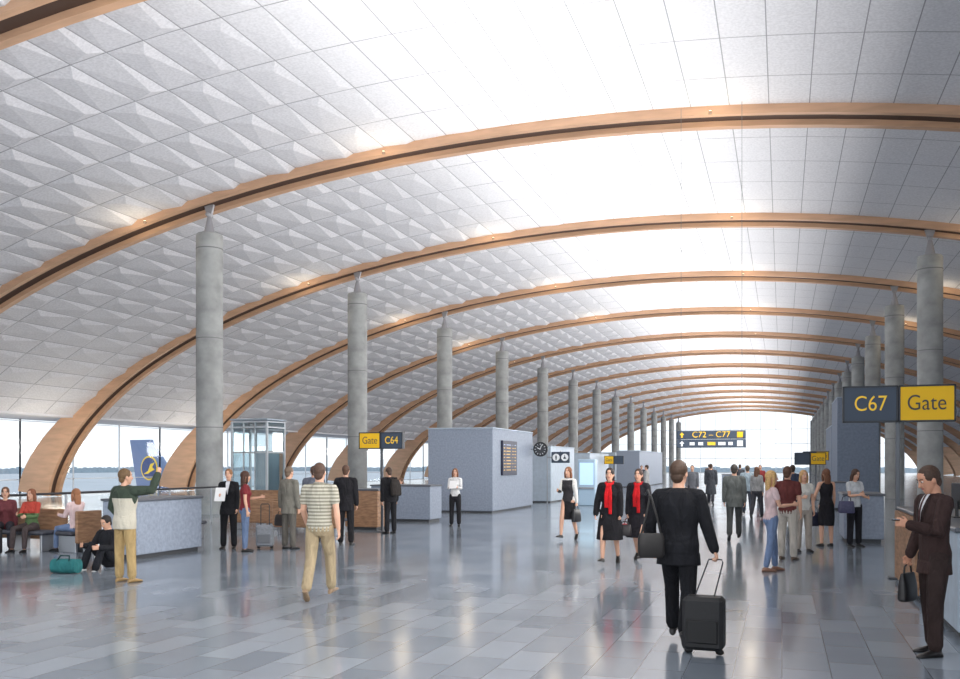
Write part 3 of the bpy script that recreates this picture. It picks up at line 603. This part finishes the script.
def kiosk(x0,x1,y0,y1,h,label,m=CONC,name='service_kiosk'):
    r_=root(name,((x0+x1)/2,y0,0),label,'kiosk'); w=(x1-x0)/2
    E=MB();E.bbox(-w,w,0,y1-y0,.06,h,.02);E.obj('body',m,r_)
    E=MB();E.box(-w+.05,w-.05,.05,y1-y0-.05,0,.06);E.obj('plinth',mat('plinth',(70,72,76),.6),r_)
    E=MB();E.bbox(-w-.02,w+.02,-.02,y1-y0+.02,h,h+.05,.01);E.obj('roof_cap',CONC2,r_)
    return r_
k1=kiosk(-12.6,-10.05,31.6,37.2,3.1,'tall grey speckled service block with flight information screen')
r_=root('information_screen',(-10.05,33.55,2.03),'dark blue flight information screen with yellow text rows','screen')
E=MB();E.bbox(.002,.09,-.95,.95,-.66,.66,.015);E.obj('housing',mat('screen_housing',(24,30,58),.5),r_)
for i in range(9):
    E=MB(); z=.50-i*.12
    for (a,b) in ((-.85,-.62),(-.5,.1),(.3,.45),(.6,.8)): E.box(.091,.094,a,b-random.uniform(0,.15),z-.012,z+.012)
    E.obj('text_row',mat('screen_text',(230,180,50) if i else (150,175,220),.4,emit=.15),r_)
r_=root('wall_clock',(-9.62,36.9,2.42),'round black station clock with white marks on bracket','clock')
E=MB();E.tube([(0,-.07,0),(0,.07,0)],.31,32,flat=True);E.obj('case',mat('clock_black',(28,30,34),.4),r_,True)
E=MB();E.tube([(0,-.085,0),(0,-.071,0)],.25,32,flat=True);E.obj('dial',mat('clock_dial',(60,62,66),.4),r_)
E=MB()
for i in range(12):
    a=i*math.pi/6; c=V((math.sin(a),0,math.cos(a))); E.tube([c*.19+V((0,-.09,0)),c*.235+V((0,-.09,0))],.009,6)
E.obj('hour_mark',WTX,r_)
for ln,a,w in ((.13,-1.1,.016),(.2,.35,.011)):
    E=MB();E.tube([(0,-.095,0),(math.sin(a)*ln,-.095,math.cos(a)*ln)],w,6);E.obj('clock_hand',WTX,r_)
E=MB();E.box(-.45,-.3,-.03,.03,-.03,.03);E.obj('bracket',STEEL,r_)
k2=kiosk(-12.4,-10.2,41,46,2.6,'pale blue-grey restroom block with pictogram sign',CONC2)
r_=root('restroom_sign',(-9.5,40.0,2.1),'slate projecting sign with white round restroom pictograms','sign')
E=MB();E.bbox(-.42,.42,-.03,.03,-.25,.25,.01);E.obj('panel',DARK,r_)
for sx in (-.2,.2):
    E=MB();E.tube([(sx,-.045,0),(sx,-.031,0)],.165,24,flat=True);E.obj('pictogram_disc',WTX,r_)
    E=MB();E.ell((sx,-.055,.095),.022,.01,.022)
    if sx<0: E.add([(sx-.04,-.05,.06),(sx+.04,-.05,.06),(sx+.02,-.05,-.12),(sx-.02,-.05,-.12)],[(0,3,2,1)])
    else: E.add([(sx-.012,-.05,.06),(sx+.012,-.05,.06),(sx+.07,-.05,-.07),(sx-.07,-.05,-.07)],[(0,3,2,1)])
    E.obj('pictogram',DARK,r_)
E=MB();E.box(-.6,-.42,-.02,.02,-.03,.03);E.box(-.02,.02,-.02,.02,.25,.3);E.box(-.64,-.6,-.02,.02,-2.1,.3);E.obj('pole',STEEL,r_)
r_=root('information_terminal',(-8.0,38.5,0),'pale blue lit information terminal below clock and restroom sign','kiosk')
E=MB();E.bbox(-.38,.38,0,.5,0,2.0,.03);E.obj('body',mat('pale_blue_panel',(170,196,216),.4),r_)
E=MB();E.bbox(-.3,.3,-.02,.0,.9,1.85,.005);E.obj('lit_panel',mat('lit_panel',(190,222,240),.3,emit=.45),r_)
E=MB();E.bbox(-.34,.34,-.06,.0,.72,.8,.01);E.obj('shelf',STEEL,r_)
kiosk(-12.2,-10.6,52,58,2.4,'small pale blue service block',CONC2)
kiosk(-12.2,-10.4,70,84,2.8,'distant grey service block',CONC)
kb=kiosk(2.85,4.95,52.8,58.5,5.4,'tall upright blue-grey wall block beside columns',mat('slate_panel',(118,131,150),.6,0,.14,8))
kiosk(3.2,4.9,66,74,4.4,'tall distant blue-grey wall block beside columns',mat('slate_panel',(120,132,150),.6,0,.12,3))
kiosk(-18.4,-16.8,96,120,3.0,'distant pale block beside columns',CONC2)
def desk(x0,x1,y0,y1,h,label,front=CONC,group='gate counters'):
    r_=root('gate_counter',((x0+x1)/2,y0,0),label,'counter',group=group); w=(x1-x0)/2; L=y1-y0
    E=MB();E.bbox(-w,w,0,L,.08,h-.05,.012);E.obj('body',front,r_)
    E=MB();E.bbox(-w-.03,w+.03,-.03,L+.03,h-.05,h,.012);E.obj('worktop',mat('counter_top',(90,94,102),.35),r_)
    E=MB();E.box(-w+.06,w-.06,.06,L-.06,0,.08);E.obj('plinth',mat('plinth',(70,72,76),.6),r_)
    return r_
desk(-12.3,-11.5,14.1,16.1,1.14,'grey speckled gate counter block beside pointing man',mat('speckled_panel',(150,160,176),.6,0,.14,16,.05))
d=desk(1.70,2.35,10.3,15.2,1.15,'long pale grey gate counter with timber slat end',CONC2)
E=MB()
for i in range(17): E.box(-.385,-.325,4.9-2.2+i*.13,4.9-2.2+i*.13+.085,.08,1.09)
E.obj('timber_slats',WD,d,label='warm timber slat cladding')
desk(1.35,2.2,22.4,24.2,1.12,'small grey gate counter behind standing women')
desk(-12.3,-10.3,26.0,27.0,1.15,'grey gate counter near restroom block')
desk(-11.4,-10.4,22.4,23.2,1.12,'timber gate counter near gate sign',WD)
desk(-3.9,-2.9,64,66,1.1,'far grey counter in the hall')
desk(1.6,2.4,38,40,1.1,'grey counter beside round concrete columns')
r_=root('monitor',(2.05,12.3,1.15),'black computer monitor on pale gate counter','monitor',math.radians(100))
E=MB();E.bbox(-.22,.22,-.02,.02,.1,.42,.01);E.obj('screen_housing',mat('plastic_black',(25,26,30),.4),r_);E=MB();E.cyl(0,.03,0,.2,.02,12);E.bbox(-.1,.1,-.06,.1,0,.012,.004);E.obj('stand',mat('plastic_black',(25,26,30),.4),r_)
# glass lift
r_=root('glass_lift',(-23.15,36.0,0),'glazed passenger lift shaft with pale steel frame','lift')
E=MB(); q=.92; dp=1.5
for (a,b) in ((-q,0),(q,0),(-q,dp),(q,dp)): E.bbox(a-.05,a+.05,b-.05,b+.05,0,3.75,.01)
for z in (0,2.3,3.45,3.7):
    E.box(-q,q,-.04,.04,z,z+.07);E.box(-q,q,dp-.04,dp+.04,z,z+.07);E.box(-q-.04,-q+.04,0,dp,z,z+.07);E.box(q-.04,q+.04,0,dp,z,z+.07)
for xx in (-.3,.3): E.box(xx-.02,xx+.02,-.04,.04,0,3.7)
E.obj('frame',mat('lift_frame',(205,212,218),.4,.1),r_)
E=MB();E.box(-q,q,-.01,.01,.1,3.7);E.box(q-.01,q+.01,0,dp,.1,3.7);E.box(-q-.01,-q+.01,0,dp,.1,3.7);E.obj('glass',glassmat('lift_glass',(232,241,244),.1),r_)
E=MB();E.bbox(.05,.8,.3,1.3,.1,2.4,.03);E.obj('lift_car',mat('lift_car',(160,170,178),.3,.3),r_)
E=MB();E.bbox(-q-.08,q+.08,-.1,dp+.1,3.8,3.88,.02);E.obj('roof_cap',CONC2,r_)
# railing
r_=root('balustrade',(-16.8,14.0,0),'dark handrail with glass balustrade panels','railing')
E=MB();E.tube([(0,0,1.08),(0,12,1.08)],.03,10);E.obj('handrail',mat('rail_dark',(55,55,60),.35,.4),r_,True)
for i in range(7):
    E=MB();E.bbox(-.02,.02,i*2-.03,i*2+.03,0,1.08,.005);E.obj('post',STEEL,r_)
E=MB();E.box(-.006,.006,0,12,.12,1.0);E.obj('glass_panel',GL,r_)
def bench(x,y,yaw,n,label,backh=.85):
    r_=root('bench',(x,y,0),label,'bench',math.radians(yaw),group='waiting area benches'); w=n*.6
    for i in range(n):
        E=MB();E.bbox(i*.6-w/2+.01,(i+1)*.6-w/2-.01,-.05,.48,.34,.42,.03);E.obj('seat',fabric((80,82,90)),r_,True)
    E=MB();E.bbox(-w/2,w/2,-.24,-.17,.2,backh,.015);E.obj('backrest',WD,r_)
    for sx in (-1,0,1):
        E=MB();E.bbox(sx*(w/2-.1)-.03,sx*(w/2-.1)+.03,-.1,.42,.0,.34,.008);E.bbox(sx*(w/2-.1)-.02,sx*(w/2-.1)+.02,-.2,-.05,.3,.34,.005);E.obj('leg',STEEL,r_)
bench(-15.2,15.15,180,3,'dark cushioned bench seating with timber back')
bench(-13.6,15.0,80,1,'dark cushioned single seat with timber back')
bench(-13.2,21.6,0,4,'timber backed bench in waiting area')
bench(-11.4,20.4,0,3,'timber backed bench behind standing travellers')
bench(-14.2,24.6,180,4,'timber backed bench near lift')
bench(-12.76,29.2,180,3,'bench under seated distant woman')
bench(-18.4,29,0,4,'timber bench beyond balustrade')
bench(-14.5,18.4,0,4,'timber backed bench by the counter')
# ------------------------------------------------------------------ signs
def gatesign(x,y,w,h,zc,lt,rt,leftyellow,label,pole_top=None,fs=.27,base=0):
    r_=root('gate_sign',(x,y,base),label,'sign',group='gate signs'); hw=w/2
    ml,mr=(YEL,DARK) if leftyellow else (DARK,YEL); tl,tr=(DTX,YTX) if leftyellow else (YTX,DTX)
    fr=mat('sign_frame',(48,52,58),.5,.2)
    for a,b,m_ in ((-hw,-.01,ml),(.01,hw,mr)):
        E=MB();E.bbox(a,b,-.07,.07,zc-h/2,zc+h/2,.012);E.obj('sign_panel',m_,r_)
        E=MB()
        for (p0,p1,q0,q1) in ((a,b,zc+h/2-.02,zc+h/2+.006),(a,b,zc-h/2-.006,zc-h/2+.02),(a-.006,a+.02,zc-h/2,zc+h/2),(b-.02,b+.006,zc-h/2,zc+h/2)): E.box(p0,p1,-.078,.078,q0,q1)
        E.obj('sign_frame',fr,r_)
    if lt: text(lt,fs,(-hw/2,-.073,zc),tl,r_,sx=.84)
    if rt: text(rt,fs,(hw/2,-.073,zc),tr,r_,sx=.84)
    E=MB();E.bbox(-.03,.03,.0,.06,.02,(pole_top or zc+h/2),.006);E.bbox(-.14,.14,-.08,.16,0,.025,.006);E.obj('pole',mat('sign_pole',(90,94,100),.4,.5),r_)
    return r_
gatesign(1.72,15.5,1.60,.56,2.74,'C67','Gate',False,'gate sign with yellow Gate panel and dark C67 panel on pole',fs=.34)
gatesign(-10.05,21.9,1.25,.43,2.42,'Gate','C64',True,'gate sign with yellow Gate panel and dark C64 panel on pole',fs=.27)
gatesign(-9.9,56.0,1.2,.5,2.05,'Gate','',True,'distant yellow and dark gate sign on pole',fs=.26)
gatesign(1.6,48.0,1.2,.45,2.2,'','Gate',False,'distant gate sign with yellow panel on pole')
gatesign(1.0,36.0,1.1,.45,2.0,'','Gate',False,'gate sign on pole next to counter')
r_=root('hanging_sign',(-1.93,26.8,2.52),'dark two-row overhead direction sign reading C72 – C77 hung on cables','sign')
E=MB();E.bbox(-.96,.96,-.06,.06,.0,.24,.01);E.obj('sign_panel',DARK,r_)
E=MB();E.bbox(-.96,.96,-.06,.06,-.25,-.01,.01);E.obj('sign_panel',mat('sign_slate',(56,70,88),.4),r_)
text('C72 – C77',.24,(.0,-.063,.12),YTX,r_)
def arrow(cx,cz,m):
    E=MB();E.add([(cx-.07,-.066,cz),(cx,-.066,cz+.08),(cx+.07,-.066,cz),(cx+.025,-.066,cz),(cx+.025,-.066,cz-.08),(cx-.025,-.066,cz-.08),(cx-.025,-.066,cz)],[(0,2,1),(3,6,5,4)][:2]);return E.obj('arrow',m,r_)
arrow(-.82,.12,YTX)
E=MB();E.box(.72,.88,-.066,-.062,.04,.2);E.obj('pictogram_plate',YEL,r_)
arrow(-.82,-.13,WTX)
for i,(a,b) in enumerate(((-.6,-.46),(-.36,-.22),(-.1,.12),(.2,.4),(.48,.6))):
    E=MB();E.box(a,b,-.066,-.062,-.18,-.09);E.obj('caption_bar',YTX if i==2 else WTX,r_)
E=MB();E.box(.72,.88,-.066,-.062,-.21,-.05);E.obj('pictogram_plate',WTX,r_)
for sx in (-.85,.85):
    E=MB();E.tube([(sx,0,.22),(sx,0,9.6)],.006,6);E.obj('cable',mat('cable',(120,122,126),.5,.3),r_)
# ------------------------------------------------------------------ outside
GZ=-6.2
E=MB();E.box(-900,900,-200,1500,GZ-.4,GZ);E.obj('apron_ground',mat('hazy_asphalt',(186,192,198),.8,0,.08,.05),label='grey concrete airport apron ground',category='ground')  # ground colour paled to include the haze outside
E=MB()
for (x0,y0,x1,y1) in ((-600,-100,-600,900),(-600,900,900,900)):
    n=160
    for i in range(n):
        t=i/n;t2=(i+1)/n
        hh=1.8+1.6*abs(math.sin(i*.7)+math.sin(i*1.9)*.5)*.6
        a=V((x0+(x1-x0)*t,y0+(y1-y0)*t,GZ));b=V((x0+(x1-x0)*t2,y0+(y1-y0)*t2,GZ)); u=V((0,0,hh+2)); m_=(a+b)/2+V((0,0,hh+2.6))
        E.add([a,b,b+u,m_,a+u],[(0,1,2,3,4)])
o=E.obj('treeline',mat('hazy_foliage',(160,174,184),.9,0,.12,.3),label='distant hazy blue-green line of trees on the horizon',category='trees'); o['kind']='stuff'  # outdoor haze is put into the pale tree colour
r_=root('airplane',(-57.6,74,GZ),'pale grey airliner with slanted blue-grey tail fin and bird emblem','airplane',math.radians(168))
WH=mat('aircraft_white',(214,219,226),.35); NV=mat('aircraft_navy',(118,136,172),.5); EN=mat('emblem_blue',(60,80,130),.4); EY=mat('emblem_yellow',(250,210,60),.4,emit=.1)
def Rg(x,z,r): return (V((x,0,z)),V((0,r,0)),V((0,0,r)))
E=MB();E.loft([Rg(3.6,4.4,.15),Rg(2,4.2,.7),Rg(-2,3.9,1.4),Rg(-6,3.6,1.9),Rg(-12,3.5,2),Rg(-30,3.5,2),Rg(-33.5,3.3,1.5),Rg(-35.2,3.0,.3)],28);E.obj('fuselage',WH,r_,True)
def wing(pts,th,ax,name,m):
    E=MB();n=len(pts);o_=V((0,0,0));o_[ax]=th
    E.add([V(p)-o_ for p in pts]+[V(p)+o_ for p in pts],[tuple(range(n)),tuple(range(2*n-1,n-1,-1))]+[(i,i+n,(i+1)%n+n,(i+1)%n) for i in range(n)]);return E.obj(name,m,r_)
wing([(-5.2,0,4.9),(-3.0,0,5.6),(1.3,0,10.4),(4.3,0,10.4),(3.0,0,4.6)],.16,1,'tail_fin',NV)
wing([(-1,0,4.4),(2.2,-5.5,4.9),(3.4,-5.5,4.9),(2.4,0,4.4)],.1,2,'stabilizer',WH)
wing([(-1,0,4.4),(2.2,5.5,4.9),(3.4,5.5,4.9),(2.4,0,4.4)],.1,2,'stabilizer',WH)
wing([(-20,0,2.6),(-12,-16,3.6),(-10.5,-16,3.6),(-13,0,2.6)],.22,2,'wing',WH)
wing([(-20,0,2.6),(-12,16,3.6),(-10.5,16,3.6),(-13,0,2.6)],.22,2,'wing',WH)
for sy in (-5.2,5.2):
    E=MB();E.tube([(-20,sy,1.6),(-16.5,sy,1.6)],[1.05,.75],20);E.obj('engine',mat('engine_grey',(170,175,182),.35,.3),r_,True)
ex,ez=1.4,7.6
for sd in (-1,1):
    E=MB();E.tube([(ex,sd*.165,ez),(ex,sd*.2,ez)],1.2,32,flat=True);E.obj('emblem_disc',EY,r_)
    E=MB();E.tube([(ex,sd*.2,ez),(ex,sd*.24,ez)],1.04,32,flat=True);E.obj('emblem_inner_disc',EN,r_)
    bp=[(-.75,-.6),(-.1,-.28),(.25,.4),(.85,.55),(.5,.1),(.85,-.15),(.35,-.33),(-.1,-.55)]
    E=MB();E.add([(ex-a,sd*.26,ez+b) for a,b in bp]+[(ex-a,sd*.24,ez+b) for a,b in bp],[tuple(range(8)),tuple(range(15,7,-1))]+[(i,(i+1)%8,(i+1)%8+8,i+8) for i in range(8)]);E.obj('emblem_bird',EY,r_)
E=MB()
for i in range(40): E.box(-31+i*.6,-30.75+i*.6,1.9,2.02,3.9,4.25);E.box(-31+i*.6,-30.75+i*.6,-2.02,-1.9,3.9,4.25)
E.obj('window_row',mat('plane_windows',(40,45,55),.2),r_)
for (a,b) in ((-30,0),(-16,-2.5),(-16,2.5)):
    E=MB();E.tube([(a,b,2.2),(a,b,.5)],.12,8);E.tube([(a,b-.25,.45),(a,b+.25,.45)],.45,16);E.obj('landing_gear',mat('rubber',(20,20,20),.6),r_,True)
# ------------------------------------------------------------------ lamps and added fill lights
LM=mat('lamp_glow',(255,238,205),.5,emit=3); HM=mat('lamp_housing',(170,145,122),.5,.2)
for k in range(0,7):
    for X in (-22,-12.5,-2,7.5):
        ph=math.asin((X-XC)/A); N_=profN(ph); p_=prof(ph); Y=YS[k]-.52
        if N_.z<0: N_=-N_
        r_=root('uplighter',(p_.x,Y,p_.z+.16),'small warm uplighter fixed to timber roof arch','lamp',group='uplighters on the roof arches')
        E=MB();E.cyl(0,0,-.04,.04,.05,16);E.box(-.02,.02,0,.1,-.02,.02);E.obj('housing',HM,r_,True)
        E=MB();E.cyl(0,0,.041,.055,.04,16);E.obj('lens',LM,r_)
        if k<5:
            L=bpy.data.lights.new('uplight','POINT');L.energy=38;L.color=(1,.84,.60);L.shadow_soft_size=.5
            o=bpy.data.objects.new('uplight',L);COL.objects.link(o);o.location=(p_.x,Y-.45,p_.z-.65)
for k in (1,2,3):
    L=bpy.data.lights.new('foot_fill','POINT');L.energy=260;L.color=(1,.9,.74);L.shadow_soft_size=.6  # added fill without a fixture, brightens the left arch feet
    o=bpy.data.objects.new('foot_fill',L);COL.objects.link(o);o.location=(-35.0,YS[k]-3.2,1.6)
def area(loc,sx,sy,e,col,rot):
    L=bpy.data.lights.new('area','AREA');L.shape='RECTANGLE';L.size=sx;L.size_y=sy;L.energy=e;L.color=col
    o=bpy.data.objects.new('fill_light',L);COL.objects.link(o);o.location=loc;o.rotation_euler=rot;return o
area((.6,85,3.8),2,190,14500,(1,.98,.96),(math.pi,math.radians(-72),0))  # unseen tilted fill, added to bring out the left ceiling facets
area((-10,85,3.4),10,190,3000,(1,1,1),(math.pi,0,0))  # unseen upward fill added to brighten the vault
area((-7,-9,4.5),26,7,700,(1,.99,.97),(math.radians(90),0,0))  # soft fill added behind the camera for surfaces facing it
# ------------------------------------------------------------------ world
w=bpy.data.worlds.new('World');scene.world=w;w.use_nodes=True;nt=w.node_tree;N=nt.nodes.new;K=nt.links.new
bg=nt.nodes['Background'];tc=N('ShaderNodeTexCoord');s=N('ShaderNodeSeparateXYZ');K(tc.outputs['Generated'],s.inputs[0])
r=N('ShaderNodeValToRGB');K(s.outputs['Z'],r.inputs[0]);r.color_ramp.elements[0].position=.0;r.color_ramp.elements[0].color=lin((230,235,240));r.color_ramp.elements[1].position=.35;r.color_ramp.elements[1].color=lin((200,213,228))
n=N('ShaderNodeTexNoise');n.inputs['Scale'].default_value=5;n.inputs['Detail'].default_value=6;mp=N('ShaderNodeMapping');mp.inputs['Scale'].default_value=(1,1,5);K(tc.outputs['Generated'],mp.inputs[0]);K(mp.outputs[0],n.inputs['Vector'])
r2=N('ShaderNodeValToRGB');r2.color_ramp.elements[0].position=.4;r2.color_ramp.elements[1].position=.65;K(n.outputs['Fac'],r2.inputs[0])
mx=N('ShaderNodeMix');mx.data_type='RGBA';K(r2.outputs[0],mx.inputs[0]);K(r.outputs[0],mx.inputs[6]);mx.inputs[7].default_value=lin((238,241,245));K(mx.outputs[2],bg.inputs['Color']);bg.inputs['Strength'].default_value=1.6
cam=bpy.data.cameras.new('Camera');cam.lens=905/960*36;cam.sensor_width=36;cam.shift_y=.1297;cam.clip_end=3000
co=bpy.data.objects.new('Camera',cam);COL.objects.link(co);co.location=(0,0,1.8);co.rotation_euler=(math.pi/2,0,TH);scene.camera=co
scene.view_settings.view_transform='Standard'
